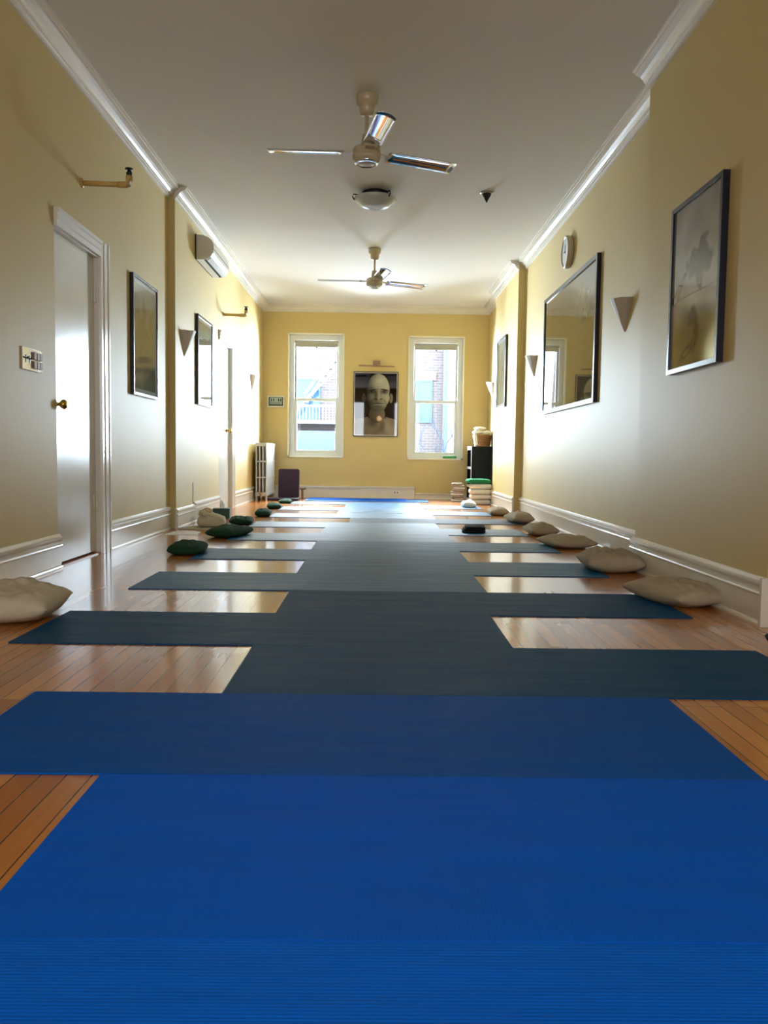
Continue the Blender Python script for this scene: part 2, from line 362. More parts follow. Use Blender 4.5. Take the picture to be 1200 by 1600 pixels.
# ---------------------------------------------------------------- windows
def make_window(num, W):
    x0, x1, z0, z1 = W
    b = B()   # thin cream casing edge, flush and slightly proud, and deep reveal lining
    t = .022
    for a in ((x0, x0+t, z0, z1), (x1-t, x1, z0, z1), (x0, x1, z1-t, z1), (x0, x1, z0, z0+t)):
        bx(b, a[0], a[1], YB-.015, YB+.2, a[2], a[3])
    w = struct('window_%d' % num, b, 'cream')
    b = B(); t2 = .075; a0, a1, c0, c1 = x0+.024, x1-.024, z0+.024, z1-.024
    for a in ((a0, a0+t2, c0, c1), (a1-t2, a1, c0, c1), (a0+t2, a1-t2, c1-t2, c1), (a0+t2, a1-t2, c0, c0+.05)):
        bx(b, a[0], a[1], YB+.07, YB+.2, a[2], a[3], .004)
    obj('window_frame', b, 'winframe', w)
    s0, s1 = a0+t2, a1-t2; zb, zt = c0+.05, c1-t2; zm = z0+.935
    def sash(y, lo, hi, nm, s=.045):
        b = B()
        for a in ((s0, s0+s, lo, hi), (s1-s, s1, lo, hi), (s0+s, s1-s, lo, lo+s), (s0+s, s1-s, hi-s, hi)):
            bx(b, a[0], a[1], y, y+.035, a[2], a[3], .003)
        o = obj('window_sash', b, 'winframe', w)
        b = B(); bx(b, s0+s-.003, s1-s+.003, y+.014, y+.02, lo+s-.003, hi-s+.003); obj('pane', b, 'glass', o)
        return o
    sash(YB+.10, zb, zm+.02, 'lower'); sash(YB+.145, zm-.02, zt, 'upper', .03)
    b = B(); tube(b, [(s0+.002, YB+.085, zt-.03), (s1-.002, YB+.085, zt-.03)], .022, 14); bx(b, s0+.012, s1-.012, YB+.078, YB+.082, zt-.10, zt-.02)
    tube(b, [(s0+.012, YB+.08, zt-.10), (s1-.012, YB+.08, zt-.10)], .008, 8)
    r = obj('roller_blind', b, 'blind', w)
    b = B(); lathe(b, [(.012, -.003), (.016, 0), (.012, .003)], ((s0+s1)/2, YB+.076, zt-.12), 14, 'y'); obj('blind_pull', b, 'blind', r)
    b = B()
    for s in (s0-.006, s1-.002): bx(b, s, s+.008, YB+.09, YB+.15, zm, zt-.06)
    o = obj('sash_track', b, 'blackmetal', w); o['label'] = 'black upper sash track'
    b = B(); bx(b, (s0+s1)/2-.03, (s0+s1)/2+.03, YB+.085, YB+.1, zm+.012, zm+.026, .003); obj('sash_lock', b, 'winframe', w)
make_window(1, W1); make_window(2, W2)

# ---------------------------------------------------------------- ceiling things
def make_fan(label):
    r = thing('ceiling_fan', label, 'ceiling fan', group='three bladed ceiling fans')
    b = B(); lathe(b, [(.001, 0), (.072, 0), (.075, -.008), (.07, -.05), (.052, -.062), (.05, -.10), (.04, -.125), (.001, -.13)], n=32); part('canopy', b, 'cream_metal', r, True)
    b = B(); tube(b, [(0, 0, -.12), (0, 0, -.34)], .011, 12); part('downrod', b, 'cream_metal', r, True)
    b = B(); lathe(b, [(.001, -.24), (.028, -.25), (.036, -.30), (.036, -.335), (.001, -.34)], n=24); part('collar', b, 'cream_metal', r, True)
    b = B(); lathe(b, [(.001, -.33), (.07, -.332), (.092, -.345), (.094, -.372), (.09, -.376), (.09, -.382), (.094, -.386), (.094, -.408), (.082, -.424), (.06, -.438), (.03, -.446), (.001, -.448)], n=40); part('motor_housing', b, 'cream_metal', r, True)
    b = B(); lathe(b, [(.078, -.424), (.083, -.428), (.078, -.436), (.066, -.443), (.066, -.436)], n=40); part('trim_ring', b, 'chrome', r, True)
    for ang in (183, 22, -79):
        a = math.radians(ang); R = Matrix.Rotation(a, 4, 'Z')
        b = B(); bx(b, .085, .17, -.028, .028, -.375, -.368); bx(b, .15, .165, -.04, .04, -.378, -.366)
        bmesh.ops.transform(b, matrix=R, verts=b.verts); part('blade_iron', b, 'cream_metal', r)
        b = B(); nx, ny = 10, 8; P = Matrix.Rotation(math.radians(-13), 4, 'X')
        g = []
        for i in range(nx+1):
            row = []
            for j in range(ny+1):
                t = i/nx; s = j/ny*2-1; x = .155+.50*t; wdt = .058+.008*t
                y = s*wdt; z = .016*(1-s*s)-.004*t
                if i == nx: x -= .012*abs(s)**3
                p = P @ Vector((0, y, z)); row.append((x, p.y, p.z-.372))
            g.append(row)
        top = [[b.verts.new(p) for p in row] for row in g]; bot = [[b.verts.new((p[0], p[1], p[2]-.0035)) for p in row] for row in g]
        for i in range(nx):
            for j in range(ny):
                b.faces.new((top[i][j], top[i+1][j], top[i+1][j+1], top[i][j+1])); b.faces.new((bot[i][j], bot[i][j+1], bot[i+1][j+1], bot[i+1][j]))
        for i in range(nx):
            b.faces.new((top[i][0], bot[i][0], bot[i+1][0], top[i+1][0])); b.faces.new((top[i][ny], top[i+1][ny], bot[i+1][ny], bot[i][ny]))
        for j in range(ny):
            b.faces.new((top[0][j], top[0][j+1], bot[0][j+1], bot[0][j])); b.faces.new((top[nx][j], bot[nx][j], bot[nx][j+1], top[nx][j+1]))
        bmesh.ops.transform(b, matrix=R, verts=b.verts); part('fan_blade', b, 'chrome', r, True)
    return r
fan = make_fan('nearer ceiling fan with three chrome blades and cream motor, in front of the dome light'); fan.location = (-.088, 5.64, ZC)
f2 = copy_tree(fan); f2.location = (-.042, 9.7, ZC); f2['label'] = 'farther ceiling fan with chrome blades, hanging between the dome light and the windows'

r = thing('dome_light', 'flush ceiling light with frosted white glass bowl and metal clips', 'ceiling light', (-.035, 7.65, ZC))
b = B(); lathe(b, [(.001, 0), (.115, 0), (.12, -.012), (.12, -.035), (.001, -.04)], n=36); part('base_plate', b, 'blackmetal', r, True)
b = B(); lathe(b, [(.001, -.055), (.19, -.052), (.195, -.062), (.175, -.09), (.13, -.122), (.07, -.143), (.001, -.15)], n=48); part('glass_bowl', b, 'milk', r, True)
for a in (190, 310, 70):
    c, s = math.cos(math.radians(a)), math.sin(math.radians(a)); b = B()
    tube(b, [(c*.11, s*.11, -.03), (c*.20, s*.20, -.03), (c*.208, s*.208, -.055), (c*.19, s*.19, -.078)], .006, 8); part('clip', b, 'blackmetal', r, True)

r = thing('fire_sprinkler', 'small dark cone shaped ceiling sprinkler on the right side of the ceiling', 'sprinkler', (.963, 7.6, ZC))
b = B(); lathe(b, [(.001, 0), (.062, 0), (.062, -.006), (.05, -.014), (.001, -.016)], n=24); part('escutcheon', b, 'silver', r, True)
b = B(); lathe(b, [(.001, -.014), (.042, -.016), (.036, -.03), (.018, -.06), (.006, -.085), (.001, -.09)], n=20); part('sprinkler_cone', b, 'blackmetal', r, True)

# ---------------------------------------------------------------- wall sconces
def make_sconce():
    r = thing('wall_sconce', 'x', 'wall light', group='cone shaped wall sconces')
    # local: wall plane x=0, sticks out to +x, centre y=0, top z=0
    N = 7; prof = [(0, -.15), (.035, -.145), (.075, -.10), (.105, -.045), (.112, .0), (.105, .045), (.075, .10), (.035, .145), (0, .15)]
    b = B(); topo = []; topi = []
    for d, y in prof:
        topo.append(b.verts.new((d, y, .012*(1-abs(y)/.15)-.004*math.sin(y*60)))); topi.append(b.verts.new((max(0, d-.006), y*.94, .010*(1-abs(y)/.15))))
    mid = [b.verts.new((d*.54, y*.52, -.11)) for d, y in prof]
    tip = [b.verts.new((d*.07, y*.07, -.222)) for d, y in prof]
    tipi = [b.verts.new((max(0, d*.5-.004), y*.47, -.11)) for d, y in prof]
    for a, c in ((topo, mid), (mid, tip), (topi, tipi)):
        for i in range(len(prof)-1): b.faces.new((a[i], a[i+1], c[i+1], c[i]))
    for i in range(len(prof)-1): b.faces.new((topo[i], topi[i], topi[i+1], topo[i+1]))
    b.faces.new(tip); b.faces.new(tipi)
    part('lamp_shade', b, 'grey_shade', r)
    b = B(); bx(b, 0, .01, -.04, .04, -.10, -.02); tube(b, [(.008, 0, -.07), (.04, 0, -.06), (.045, 0, -.035)], .012, 10); part('lamp_holder', b, 'cream_metal', r)
    return r
s0 = make_sconce()
sconces = [((XL2, 7.93, 1.83), 0, 'sconce on the left wall between the yellow step and the picture'),
           ((XL2, 12.2, 1.83), 0, 'sconce on the left wall between the far door and the back corner'),
           ((XR2, 6.05, 1.835), PI, 'sconce on the right wall, nearest the camera, right of the wide picture'),
           ((XR2, 9.49, 1.835), PI, 'sconce on the right wall between the wide picture and the pilaster'),
           ((XR2, 12.85, 1.83), PI, 'sconce in the far right corner, half hidden by the pilaster')]
for i, (p, rz, lb) in enumerate(sconces):
    s = s0 if i == 0 else copy_tree(s0)
    s.location = p; s.rotation_euler = (0, 0, rz); s['label'] = 'beige cone ' + lb

# ---------------------------------------------------------------- pipes with valves
def make_pipe(x, y, z, L, lab):
    r = thing('sprinkler_pipe', lab, 'pipe', (x, y, z), 'sprinkler pipes on the left wall')
    b = B(); pts = [(0, 0, 0), (L-.03, 0, -.006)]
    tube(b, pts, .017, 14); lathe(b, [(.001, 0), (.03, 0), (.03, .006), (.02, .01), (.001, .01)], n=16, axis='x')
    tube(b, [(L-.07, 0, -.006), (L-.02, 0, -.006), (L-.005, 0, 0), (L, 0, .015), (L, 0, .05)], .021, 14); part('pipe', b, 'pipe', r, True)
    b = B(); tube(b, [(L, 0, .05), (L, 0, .085)], .011, 10); lathe(b, [(.001, .088), (.026, .09), (.026, .095), (.001, .097)], (L, 0, 0), 16); tube(b, [(L-.012, 0, .05), (L-.016, 0, .07), (L, 0, .09)], .004, 6); tube(b, [(L+.012, 0, .05), (L+.016, 0, .07), (L, 0, .09)], .004, 6)
    part('sprinkler_head', b, 'blackmetal', r, True, 'black sprinkler head')
make_pipe(XL1, 5.40, 2.392, .30, 'yellow painted pipe with black sprinkler head above the near door')
make_pipe(XL2, 9.95, 2.33, .27, 'yellow painted pipe with black sprinkler head above the far door')

# ---------------------------------------------------------------- air conditioner
r = thing('air_conditioner', 'cream wall mounted split air conditioner high on the left wall', 'air conditioner', (XL2, 8.43, 2.62))
prof = [(.012, 0), (.08, .0), (.12, .008), (.155, .03), (.178, .065), (.185, .11), (.182, .15), (.165, .19), (.13, .22), (.08, .238), (.012, .245)]
b = B(); prism(b, prof, 'y', 0, .87); part('body', b, 'acwhite', r)
b = B(); bx(b, 0, .012, .004, .866, .004, .25); part('mounting_plate', b, 'dark', r)
b = B(); prism(b, [(.085, -.0015), (.105, .003), (.105, .006), (.085, .004)], 'y', .02, .85); part('air_outlet', b, 'dark', r, label='dark air outlet slot')
b = B(); prism(b, [(.1855, .098), (.1868, .101), (.1862, .104), (.1848, .104)], 'y', .005, .865); part('panel_seam', b, 'dark', r)
b = B(); prism(b, [(.112, .0035), (.15, .024), (.152, .020), (.114, -.0015)], 'y', .03, .84); part('louver', b, 'winframe', r)

# ---------------------------------------------------------------- pictures
def make_picture(lab, wall, side, y0, y1, z0, z1, paint, fw=.022, depth=.03, ny=90, cat='framed picture', frame='black', tilt=0):
    r = thing('framed_picture', lab, cat, (wall, (y0+y1)/2, (z0+z1)/2), rot=0 if side == 'left' else (PI if side == 'right' else -PI/2))
    W = y1-y0; H = z1-z0
    b = B()
    for a in ((-W/2, -W/2+fw, -H/2, H/2), (W/2-fw, W/2, -H/2, H/2), (-W/2+fw, W/2-fw, H/2-fw, H/2), (-W/2+fw, W/2-fw, -H/2, -H/2+fw)):
        bx(b, .0, depth, a[0], a[1], a[2], a[3], .0015)
    part('picture_frame', b, frame, r)
    nz = int(ny*H/W); b = B(); lay = b.loops.layers.color.new('ink'); w2, h2 = W/2-fw+.002, H/2-fw+.002
    vs = [[b.verts.new((depth*.7, -w2+2*w2*i/ny, -h2+2*h2*j/nz)) for j in range(nz+1)] for i in range(ny+1)]
    # u runs left to right as seen from in front (viewer looks along -x: +y is to the right for 'left' walls)
    for i in range(ny):
        for j in range(nz):
            f = b.faces.new((vs[i][j], vs[i+1][j], vs[i+1][j+1], vs[i][j+1]))
            for lp in f.loops:
                u = (lp.vert.co.y+w2)/(2*w2); v = 1-(lp.vert.co.z+h2)/(2*h2)
                lp[lay] = paint(u, v)+(1,)
    part('print', b, 'print', r)
    b = B(); bx(b, .002, depth*.6, -W/2+fw*.5, W/2-fw*.5, -H/2+fw*.5, H/2-fw*.5); part('backing', b, 'dark', r)
    return r
def S(c): return tuple(v/255 for v in c)     # byte colour attribute is sRGB
def mixc(a, b, t): t = max(0, min(1, t)); return tuple(x+(y-x)*t for x, y in zip(a, b))
def blob(u, v, cu, cv, ru, rv, soft=.25, rot=0):
    du, dv = u-cu, v-cv
    if rot: du, dv = du*math.cos(rot)-dv*math.sin(rot), du*math.sin(rot)+dv*math.cos(rot)
    d = math.sqrt((du/ru)**2+(dv/rv)**2)
    return max(0, min(1, (1+soft-d)/(2*soft)))
def nz_(u, v, s, o=0): return noise.noise(Vector((u*s, v*s, o)))
def paint_ink(u, v):
    c = (.62, .58, .50)
    c = mixc(c, (.72, .70, .64), blob(u, v, .5, .62, .6, .10, .5)); c = mixc(c, (.44, .40, .28), blob(u, v, .5, .9, .8, .2, .4))
    ink = (.22, .18, .14)
    n = nz_(u, v, 7)*.12
    c = mixc(c, ink, .95*blob(u+n, v+n, .60, .40, .24, .10, .2)); c = mixc(c, ink, .8*blob(u+n, v, .66, .30, .05, .05, .3)); c = mixc(c, ink, .7*blob(u, v+n, .60, .47, .10, .05, .3))
    c = mixc(c, (.16, .12, .12), .8*blob(u, v, .17, .505, .16, .03, .15, .5)); c = mixc(c, (.2, .16, .15), blob(u, v, .5, .565, .42, .004, .4, .0)); c = mixc(c, (.2, .17, .15), .8*blob(u, v, .08, .56, .1, .03, .3))
    c = mixc(c, ink, .6*blob(u+n, v, .48, .70, .12, .06, .3)); c = mixc(c, ink, .55*blob(u, v, .56, .82, .05, .10, .4, -.4)); c = mixc(c, ink, .5*blob(u, v, .42, .90, .2, .03, .4, .3))
    return mixc(c, (.4, .38, .33), .3+.5*nz_(u, v, 4, 3))
def paint_tan(u, v):
    c = (.42, .37, .25); n = nz_(u*1.6, v, 5, 1)
    c = mixc(c, (.30, .26, .17), .5*blob(u+n*.1, v, .3, .4, .12, .3, .4)+.5*blob(u, v+n*.1, .55, .35, .10, .28, .5)); c = mixc(c, (.55, .51, .40), .6*blob(u, v, .75, .25, .2, .2, .6))
    return mixc(c, (.24, .2, .12), .5*max(0, nz_(u*3, v, 9, 5)))
def paint_pale(u, v):
    if u < .06 or u > .94 or v < .04 or v > .96: return (.66, .68, .66)
    c = (.44, .44, .36); n = nz_(u, v, 6, 8)
    c = mixc(c, (.36, .33, .20), .35*blob(u+n*.2, v, .55, .42, .3, .25, .8)); return mixc(c, (.55, .58, .56), .5*blob(u, v+n*.2, .5, .1, .6, .2, .5))
def paint_portrait(u, v):
    # black and white studio portrait of a bald man with bare shoulders
    bgc = (.022, .024, .05)
    if u < .022 or u > .978 or v < .018 or v > .984: return (.70, .66, .60)
    c = bgc
    # shoulders / chest
    sh = .66+.19*abs(u-.53)**.9*1.2
    body = max(0, min(1, (v-sh-.0)/.02)) if abs(u-.53) < .2 else max(0, min(1, (v-(.655+.16*abs(u-.53)))/.02))
    skin = mixc((.36, .33, .27), (.56, .52, .45), .5+.8*(u-.5)+.6*nz_(u, v, 5))
    c = mixc(c, skin, body)
    neck = blob(u, v, .53, .66, .19, .14, .08); c = mixc(c, mixc((.24, .21, .17), (.46, .41, .34), (u-.35)*2.5), neck)
    c = mixc(c, (.20, .17, .14), .6*blob(u, v, .44, .80, .10, .06, .6)); c = mixc(c, (.24, .2, .17), .5*blob(u, v, .66, .82, .05, .09, .6))
    for eu, sgn in ((.225, .42), (.85, .95)):
        c = mixc(c, tuple(x*sgn for x in (.52, .50, .42)), blob(u, v, eu, .405, .042, .078, .2)); c = mixc(c, (.14, .14, .12), .5*blob(u, v, eu+(.012 if eu < .5 else -.012), .40, .018, .045, .6))
    hd = max(blob(u, v, .555, .275, .262, .255, .035), blob(u, v, .545, .40, .27, .17, .05), blob(u, v, .55, .50, .20, .125, .06))
    l = .42+1.9*(u-.46)-.25*(v-.25)+.08*nz_(u, v, 9)
    f = mixc((.09, .10, .10), (.62, .60, .50), max(.04, min(1, l)))
    f = mixc(f, (.72, .70, .60), .75*blob(u, v, .60, .14, .15, .11, .8)); f = mixc(f, (.66, .63, .53), .5*blob(u, v, .70, .40, .09, .08, .8))
    f = mixc(f, (.5, .47, .4), .5*blob(u, v, .42, .39, .07, .05, .8)); f = mixc(f, (.2, .19, .17), .5*blob(u, v, .56, .58, .2, .04, .8))
    c = mixc(c, f, hd)
    dk = (.05, .05, .055)
    for eu, ev in ((.425, .305), (.70, .300)):
        c = mixc(c, dk, .75*blob(u, v, eu, ev-.026, .075, .010, .7, .12 if eu < .5 else -.12)); c = mixc(c, dk, .55*blob(u, v, eu, ev+.004, .075, .026, .8))
        c = mixc(c, (.42, .41, .36), .5*blob(u, v, eu, ev+.034, .06, .012, .8)); c = mixc(c, (.01, .01, .015), blob(u, v, eu, ev+.006, .024, .012, .5)); c = mixc(c, (.75, .75, .7), blob(u, v, eu+.01, ev+.002, .007, .004, .5))
    c = mixc(c, (.13, .13, .12), .55*blob(u, v, .50, .36, .028, .06, .8)); c = mixc(c, (.68, .66, .56), .5*blob(u, v, .575, .36, .024, .07, .8))
    c = mixc(c, dk, .65*blob(u, v, .505, .42, .035, .013, .8)); c = mixc(c, dk, .65*blob(u, v, .62, .422, .03, .011, .8)); c = mixc(c, (.6, .57, .48), .4*blob(u, v, .57, .408, .035, .014, .8))
    c = mixc(c, (.13, .12, .11), .45*blob(u, v, .41, .455, .05, .008, .9, .9)); c = mixc(c, (.16, .14, .12), .45*blob(u, v, .71, .455, .045, .008, .9, -.9))
    c = mixc(c, (.3, .28, .24), .4*blob(u, v, .56, .462, .1, .012, .8)); c = mixc(c, dk, .8*blob(u, v, .56, .490, .115, .006, .8)); c = mixc(c, (.52, .48, .42), .5*blob(u, v, .57, .508, .08, .009, .8)); c = mixc(c, dk, .45*blob(u, v, .55, .535, .06, .008, .8))
    for wv in (.17, .205): c = mixc(c, (.36, .35, .30), .25*blob(u, v+.01*math.sin(u*9), .57, wv, .14, .003, .9))
    c = mixc(c, (.2, .19, .17), .45*blob(u, v, .555, .265, .007, .022, .8))
    return c
make_picture('narrow black framed print on the left wall, between near door and yellow step', XL1, 'left', 6.41, 7.12, 1.14, 2.06, paint_pale)
make_picture('black framed print behind shiny glass, between the left sconce and the far door', XL2, 'left', 8.43, 9.17, 1.185, 2.09, paint_pale)
make_picture('tall black framed ink wash print, nearest picture on the right wall', XR1, 'right', 3.98, 4.66, 1.165, 2.062, paint_ink, .026, .035)
make_picture('largest wide black framed print on the right wall, under the round clock', XR2, 'right', 6.76, 8.86, 1.15, 2.345, paint_tan, .04, .035, 120)
make_picture('far right black framed print on the pilaster, beside the cushions corner', XR3, 'right', 10.9, 11.68, 1.355, 2.29, paint_pale)
def paint_flip(u, v): return paint_portrait(u, v)
p = make_picture('black and white portrait photograph of a bald bare shouldered man between the windows', 0, 'back', -.3575, .3575, -.515, .515, paint_flip, .010, .025, 150, 'portrait', 'black')
p.location = (-.014, YB, 1.512)
r = thing('picture_light', 'slim brass picture lamp with brown box above the portrait', 'picture light', (-.008, YB, 2.11))
b = B(); bx(b, -.058, .058, -.05, 0, .025, .09, .003); part('lamp_box', b, 'brown_label', r)
b = B(); tube(b, [(0, -.03, .03), (0, -.09, .01)], .008, 8); tube(b, [(-.285, -.09, .006), (.285, -.09, -.004)], .011, 12); part('lamp_tube', b, 'brown_label', r, True)

# ---------------------------------------------------------------- small wall things
r = thing('wall_clock', 'round wall clock with pale blank face above the wide picture', 'clock', (XR2, 7.86, 2.61))
b = B(); lathe(b, [(.001, 0), (.14, 0), (.148, -.01), (.15, -.05), (.142, -.058), (.132, -.056), (.13, -.048), (.001, -.048)], n=40, axis='x'); part('clock_case', b, 'cream_metal', r, True)
b = B(); lathe(b, [(.001, -.0485), (.129, -.0485), (.129, -.050), (.001, -.050)], n=40, axis='x'); part('clock_face', b, 'clockface', r)
b = B(); bx(b, -.053, -.051, -.004, .004, -.01, .07); bx(b, -.055, -.053, -.01, .05, -.003, .003); lathe(b, [(.001, -.056), (.007, -.056), (.007, -.051), (.001, -.051)], n=12, axis='x'); part('clock_hands', b, 'sign_dark', r)

r = thing('switch_plate', 'chrome switch plate with two toggles and knobs beside the near door', 'light switch', (XL1, 4.58, 1.19))
b = B(); bx(b, 0, .008, -.125, .125, -.06, .06, .002); part('plate', b, 'chrome', r)
for y in (-.085, -.035):
    b = B(); bx(b, .008, .010, y-.006, y+.006, -.02, .02); tube(b, [(.008, y, 0), (.022, y, .010)], .004, 8); part('toggle', b, 'blackmetal', r)
for y in (.02, .062, .1):
    for z in (-.024, .024):
        b = B(); bx(b, .008, .018, y-.016, y+.016, z-.02, z+.02, .003); part('rocker', b, 'brown_label', r)

r = thing('wall_sign', 'small silver framed sign on the back wall, left of the left window', 'sign', (-1.612, YB, 1.532))
b = B()
for a in ((-.14, -.115, -.095, .095), (.115, .14, -.095, .095), (-.115, .115, .07, .095), (-.115, .115, -.095, -.07)): bx(b, a[0], a[1], -.022, 0, a[2], a[3], .002)
part('sign_frame', b, 'silver', r)
b = B(); bx(b, -.115, .115, -.012, 0, -.07, .07); part('sign_board', b, 'sign_dark', r)
b = B(); bx(b, -.095, .095, -.014, -.012, -.008, .06); bx(b, -.095, .095, -.014, -.012, -.042, -.014); part('sign_panel', b, 'sign_pale', r)
b = B()
for (x, wd) in ((-.08, .022), (-.045, .022), (.0, .008), (.03, .024), (.065, .024)):
    bx(b, x, x+wd, -.0155, -.014, .0, .048)
    if wd > .02: bx(b, x+.007, x+wd-.007, -.0158, -.0156, .012, .02)
x = -.085
while x < .08:
    wd = random.choice((.006, .009, .012)); bx(b, x, x+wd, -.0155, -.014, -.036, -.020); x += wd+.004
part('sign_lettering', b, 'sign_dark', r)

r = thing('wall_outlet', 'white electrical outlet on the heater cover under the right window', 'outlet', (.335, YB-.0555, .10))
b = B(); bx(b, -.05, .05, -.008, 0, -.03, .03, .002); part('outlet_plate', b, 'winframe', r)
for x in (-.024, .02):
    b = B(); bx(b, x-.008, x+.008, -.0095, -.008, -.012, .012, .002); part('socket', b, 'blackmetal', r)
# cable scar / small cable on left wall
b = B(); tube(b, [(XL2+.003, 8.30, .40), (XL2+.004, 8.31, .33), (XL2+.004, 8.29, .26), (XL2+.003, 8.30, .207)], .004, 6); tag(obj('wall_cable', b, 'winframe', smooth=True), 'short pale cable running down the left wall to the baseboard', 'cable')

# green dish and bottle on right window sill
b = B(); bx(b, 1.085, 1.30, YB-.012, YB+.06, .6575, .70, .006); tag(obj('soap_tray', b, 'bright_green'), 'bright green plastic tray on the sill of the right window', 'tray')

# ---------------------------------------------------------------- radiator
r = thing('radiator', 'white cast iron radiator along the left wall in the back corner', 'radiator', (-1.685, 12.25, 0))
def rad_section():
    b = B(); X = [-.0725, -.024, .024, .0725]
    for x in X: prism(b, [(x+.012*math.cos(a*PI/4), .025*math.sin(a*PI/4)) for a in range(8)], 'z', .085, .82)
    for z, h in ((.83, .05), (.58, .022), (.345, .022), (.10, .06)):
        bx(b, -.086, .086, -.024, .024, z-h/2, z+h/2, .008)
    return b
sec = part('radiator_section', rad_section(), 'radiator', r)
for k in range(1, 18):
    c = sec.copy(); COL.objects.link(c); c.parent = r; c.location = (0, k*.055, 0)
b = B(); bx(b, -.085, .085, .962, .968, .08, .84); part('slot_shade_plate', b, 'dark', r)  # dark sheet added behind the sections so the slots look shaded
for y in (0, .935):
    for x in (-.07, .07):
        b = B(); lathe(b, [(.001, 0), (.02, 0), (.014, .03), (.018, .072), (.001, .072)], (x, y, 0), 10); part('radiator_foot', b, 'radiator', r)
b = B(); tube(b, [(.0, -.03, 0), (.0, -.04, .07), (.0, -.02, .10)], .014, 10); lathe(b, [(.001, .10), (.025, .102), (.025, .125), (.001, .13)], (0, -.05, 0), 14); part('radiator_valve', b, 'silver', r, True)

# ---------------------------------------------------------------- floor chair, bench
r = thing('floor_chair', 'plum canvas legless floor chair leaning by the radiator', 'floor chair', (-1.32, 12.62, 0))
pts = []
def rrect(w, h, rad, n=6, cx=0, cz=0):
    o = []
    for (sx, sz, a0) in ((1, 1, 0), (-1, 1, 90), (-1, -1, 180), (1, -1, 270)):
        for k in range(n+1):
            a = math.radians(a0+90*k/n); o.append((cx+sx*(w/2-rad)+rad*math.cos(a), cz+sz*(h/2-rad)+rad*math.sin(a)))
    return o
b = B(); prism(b, rrect(.315, .44, .03, cz=.25), 'y', -.02, .02)
bmesh.ops.transform(b, matrix=Matrix.Rotation(math.radians(-6), 4, 'X'), verts=b.verts); part('backrest', b, 'plum', r)
b = B(); prism(b, rrect(.325, .45, .034, cz=.25), 'y', .019, .026)
bmesh.ops.transform(b, matrix=Matrix.Rotation(math.radians(-6), 4, 'X'), verts=b.verts); part('piping', b, 'taupe', r)
b = B(); prism(b, rrect(.46, .36, .04, cx=-.06, cz=-.15), 'z', .004, .036); part('seat', b, 'plum', r)
r = thing('meditation_bench', 'low reddish wooden bench behind the plum floor chair', 'bench', (-1.27, 12.95, 0))
b = B(); bx(b, -.17, .19, -.09, .09, .15, .17, .003); part('bench_top', b, 'redwood', r)
for x in (-.12, .13):
    b = B(); bx(b, x-.012, x+.012, -.07, .07, 0, .15); part('leg', b, 'redwood', r)

# ---------------------------------------------------------------- bookshelf, basket
r = thing('bookshelf', 'dark bookshelf with white shelf edges in the far right corner', 'bookshelf', (1.468, 12.7, 0))
b = B(); bx(b, 0, .31, 0, .018, 0, .85); bx(b, 0, .31, .582, .60, 0, .85); bx(b, .30, .31, .018, .582, 0, .85); part('shelf_carcass', b, 'shelfdark', r)
for z in (.0, .22, .50, .80):
    b = B(); bx(b, -.008, .30, .018, .582, z, z+.035 if z < .7 else .85); part('shelf_board', b, 'shelfwhite', r)
b = B(); bx(b, -.01, -.001, -.002, .014, 0, .85); part('shelf_edge', b, 'shelfwhite', r, label='white front edge strip')
r = thing('wicker_basket', 'brown wicker basket on top of the dark bookshelf', 'basket', (1.645, 12.87, .854))
b = B()
for k in range(7):
    z = .008+k*.0225; w_ = .105+.004*k
    tube(b, [(w_*math.cos(a*PI/8)*1.05, w_*math.sin(a*PI/8), z) for a in range(17)], .0125, 8)
lathe(b, [(.001, 0), (.10, 0), (.10, .01), (.001, .01)], n=20); part('basket_body', b, 'wicker', r, True)
b = B(); tube(b, [(.138*math.cos(a*PI/8), .131*math.sin(a*PI/8), .165) for a in range(17)], .014, 8); part('rim', b, 'wicker', r, True)

def cushion_bm(w, d, h, seed=0, p=2.3, wr=.10, n=36, pinch=.0, fold=.34):
    b = B(); N = n
    def pt(i, j, s):
        u = i/N*2-1; v = j/N*2-1
        # square -> rounded square, corners pulled out a little
        k = 1-.10*(abs(u)*abs(v))**2+pinch*(abs(u*v))**3
        x = u*w/2*k; y = v*d/2*k
        e = (1-abs(u)**p)*(1-abs(v)**p)
        e = max(e, 0)**.42
        f = noise.noise(Vector((u*1.6+seed*3.1, v*1.6, seed)))*min(.30, fold)+noise.noise(Vector((u*5+seed, v*2.2, seed*2)))*wr+abs(noise.noise(Vector((u*3.5+v*2+seed, v*4-u, seed*2+4))))*fold
        z = h*.5*e*(1+f*(1 if s > 0 else .2))*s
        if s < 0: z = max(z, -h*.42)
        return Vector((x, y, z+h*.42+.001))
    T = [[b.verts.new(pt(i, j, 1)) for j in range(N+1)] for i in range(N+1)]
    Bt = [[(T[i][j] if i in (0, N) or j in (0, N) else b.verts.new(pt(i, j, -1))) for j in range(N+1)] for i in range(N+1)]
    for i in range(N):
        for j in range(N):
            b.faces.new((T[i][j], T[i+1][j], T[i+1][j+1], T[i][j+1]))
            b.faces.new((Bt[i][j], Bt[i][j+1], Bt[i+1][j+1], Bt[i+1][j]))
    return b
def pillow(name, lab, cat, x, y, w, d, h, rz, m, group, seed, tilt=0, pinch=0, z=0, p=2.3, wr=.10, fold=.34):
    o = obj(name, cushion_bm(w, d, h, seed, pinch=pinch, p=p, wr=wr, fold=fold), m, smooth=True)
    o.location = (x, y, z); o.rotation_euler = (0, tilt, rz)
    return tag(o, lab, cat, group)

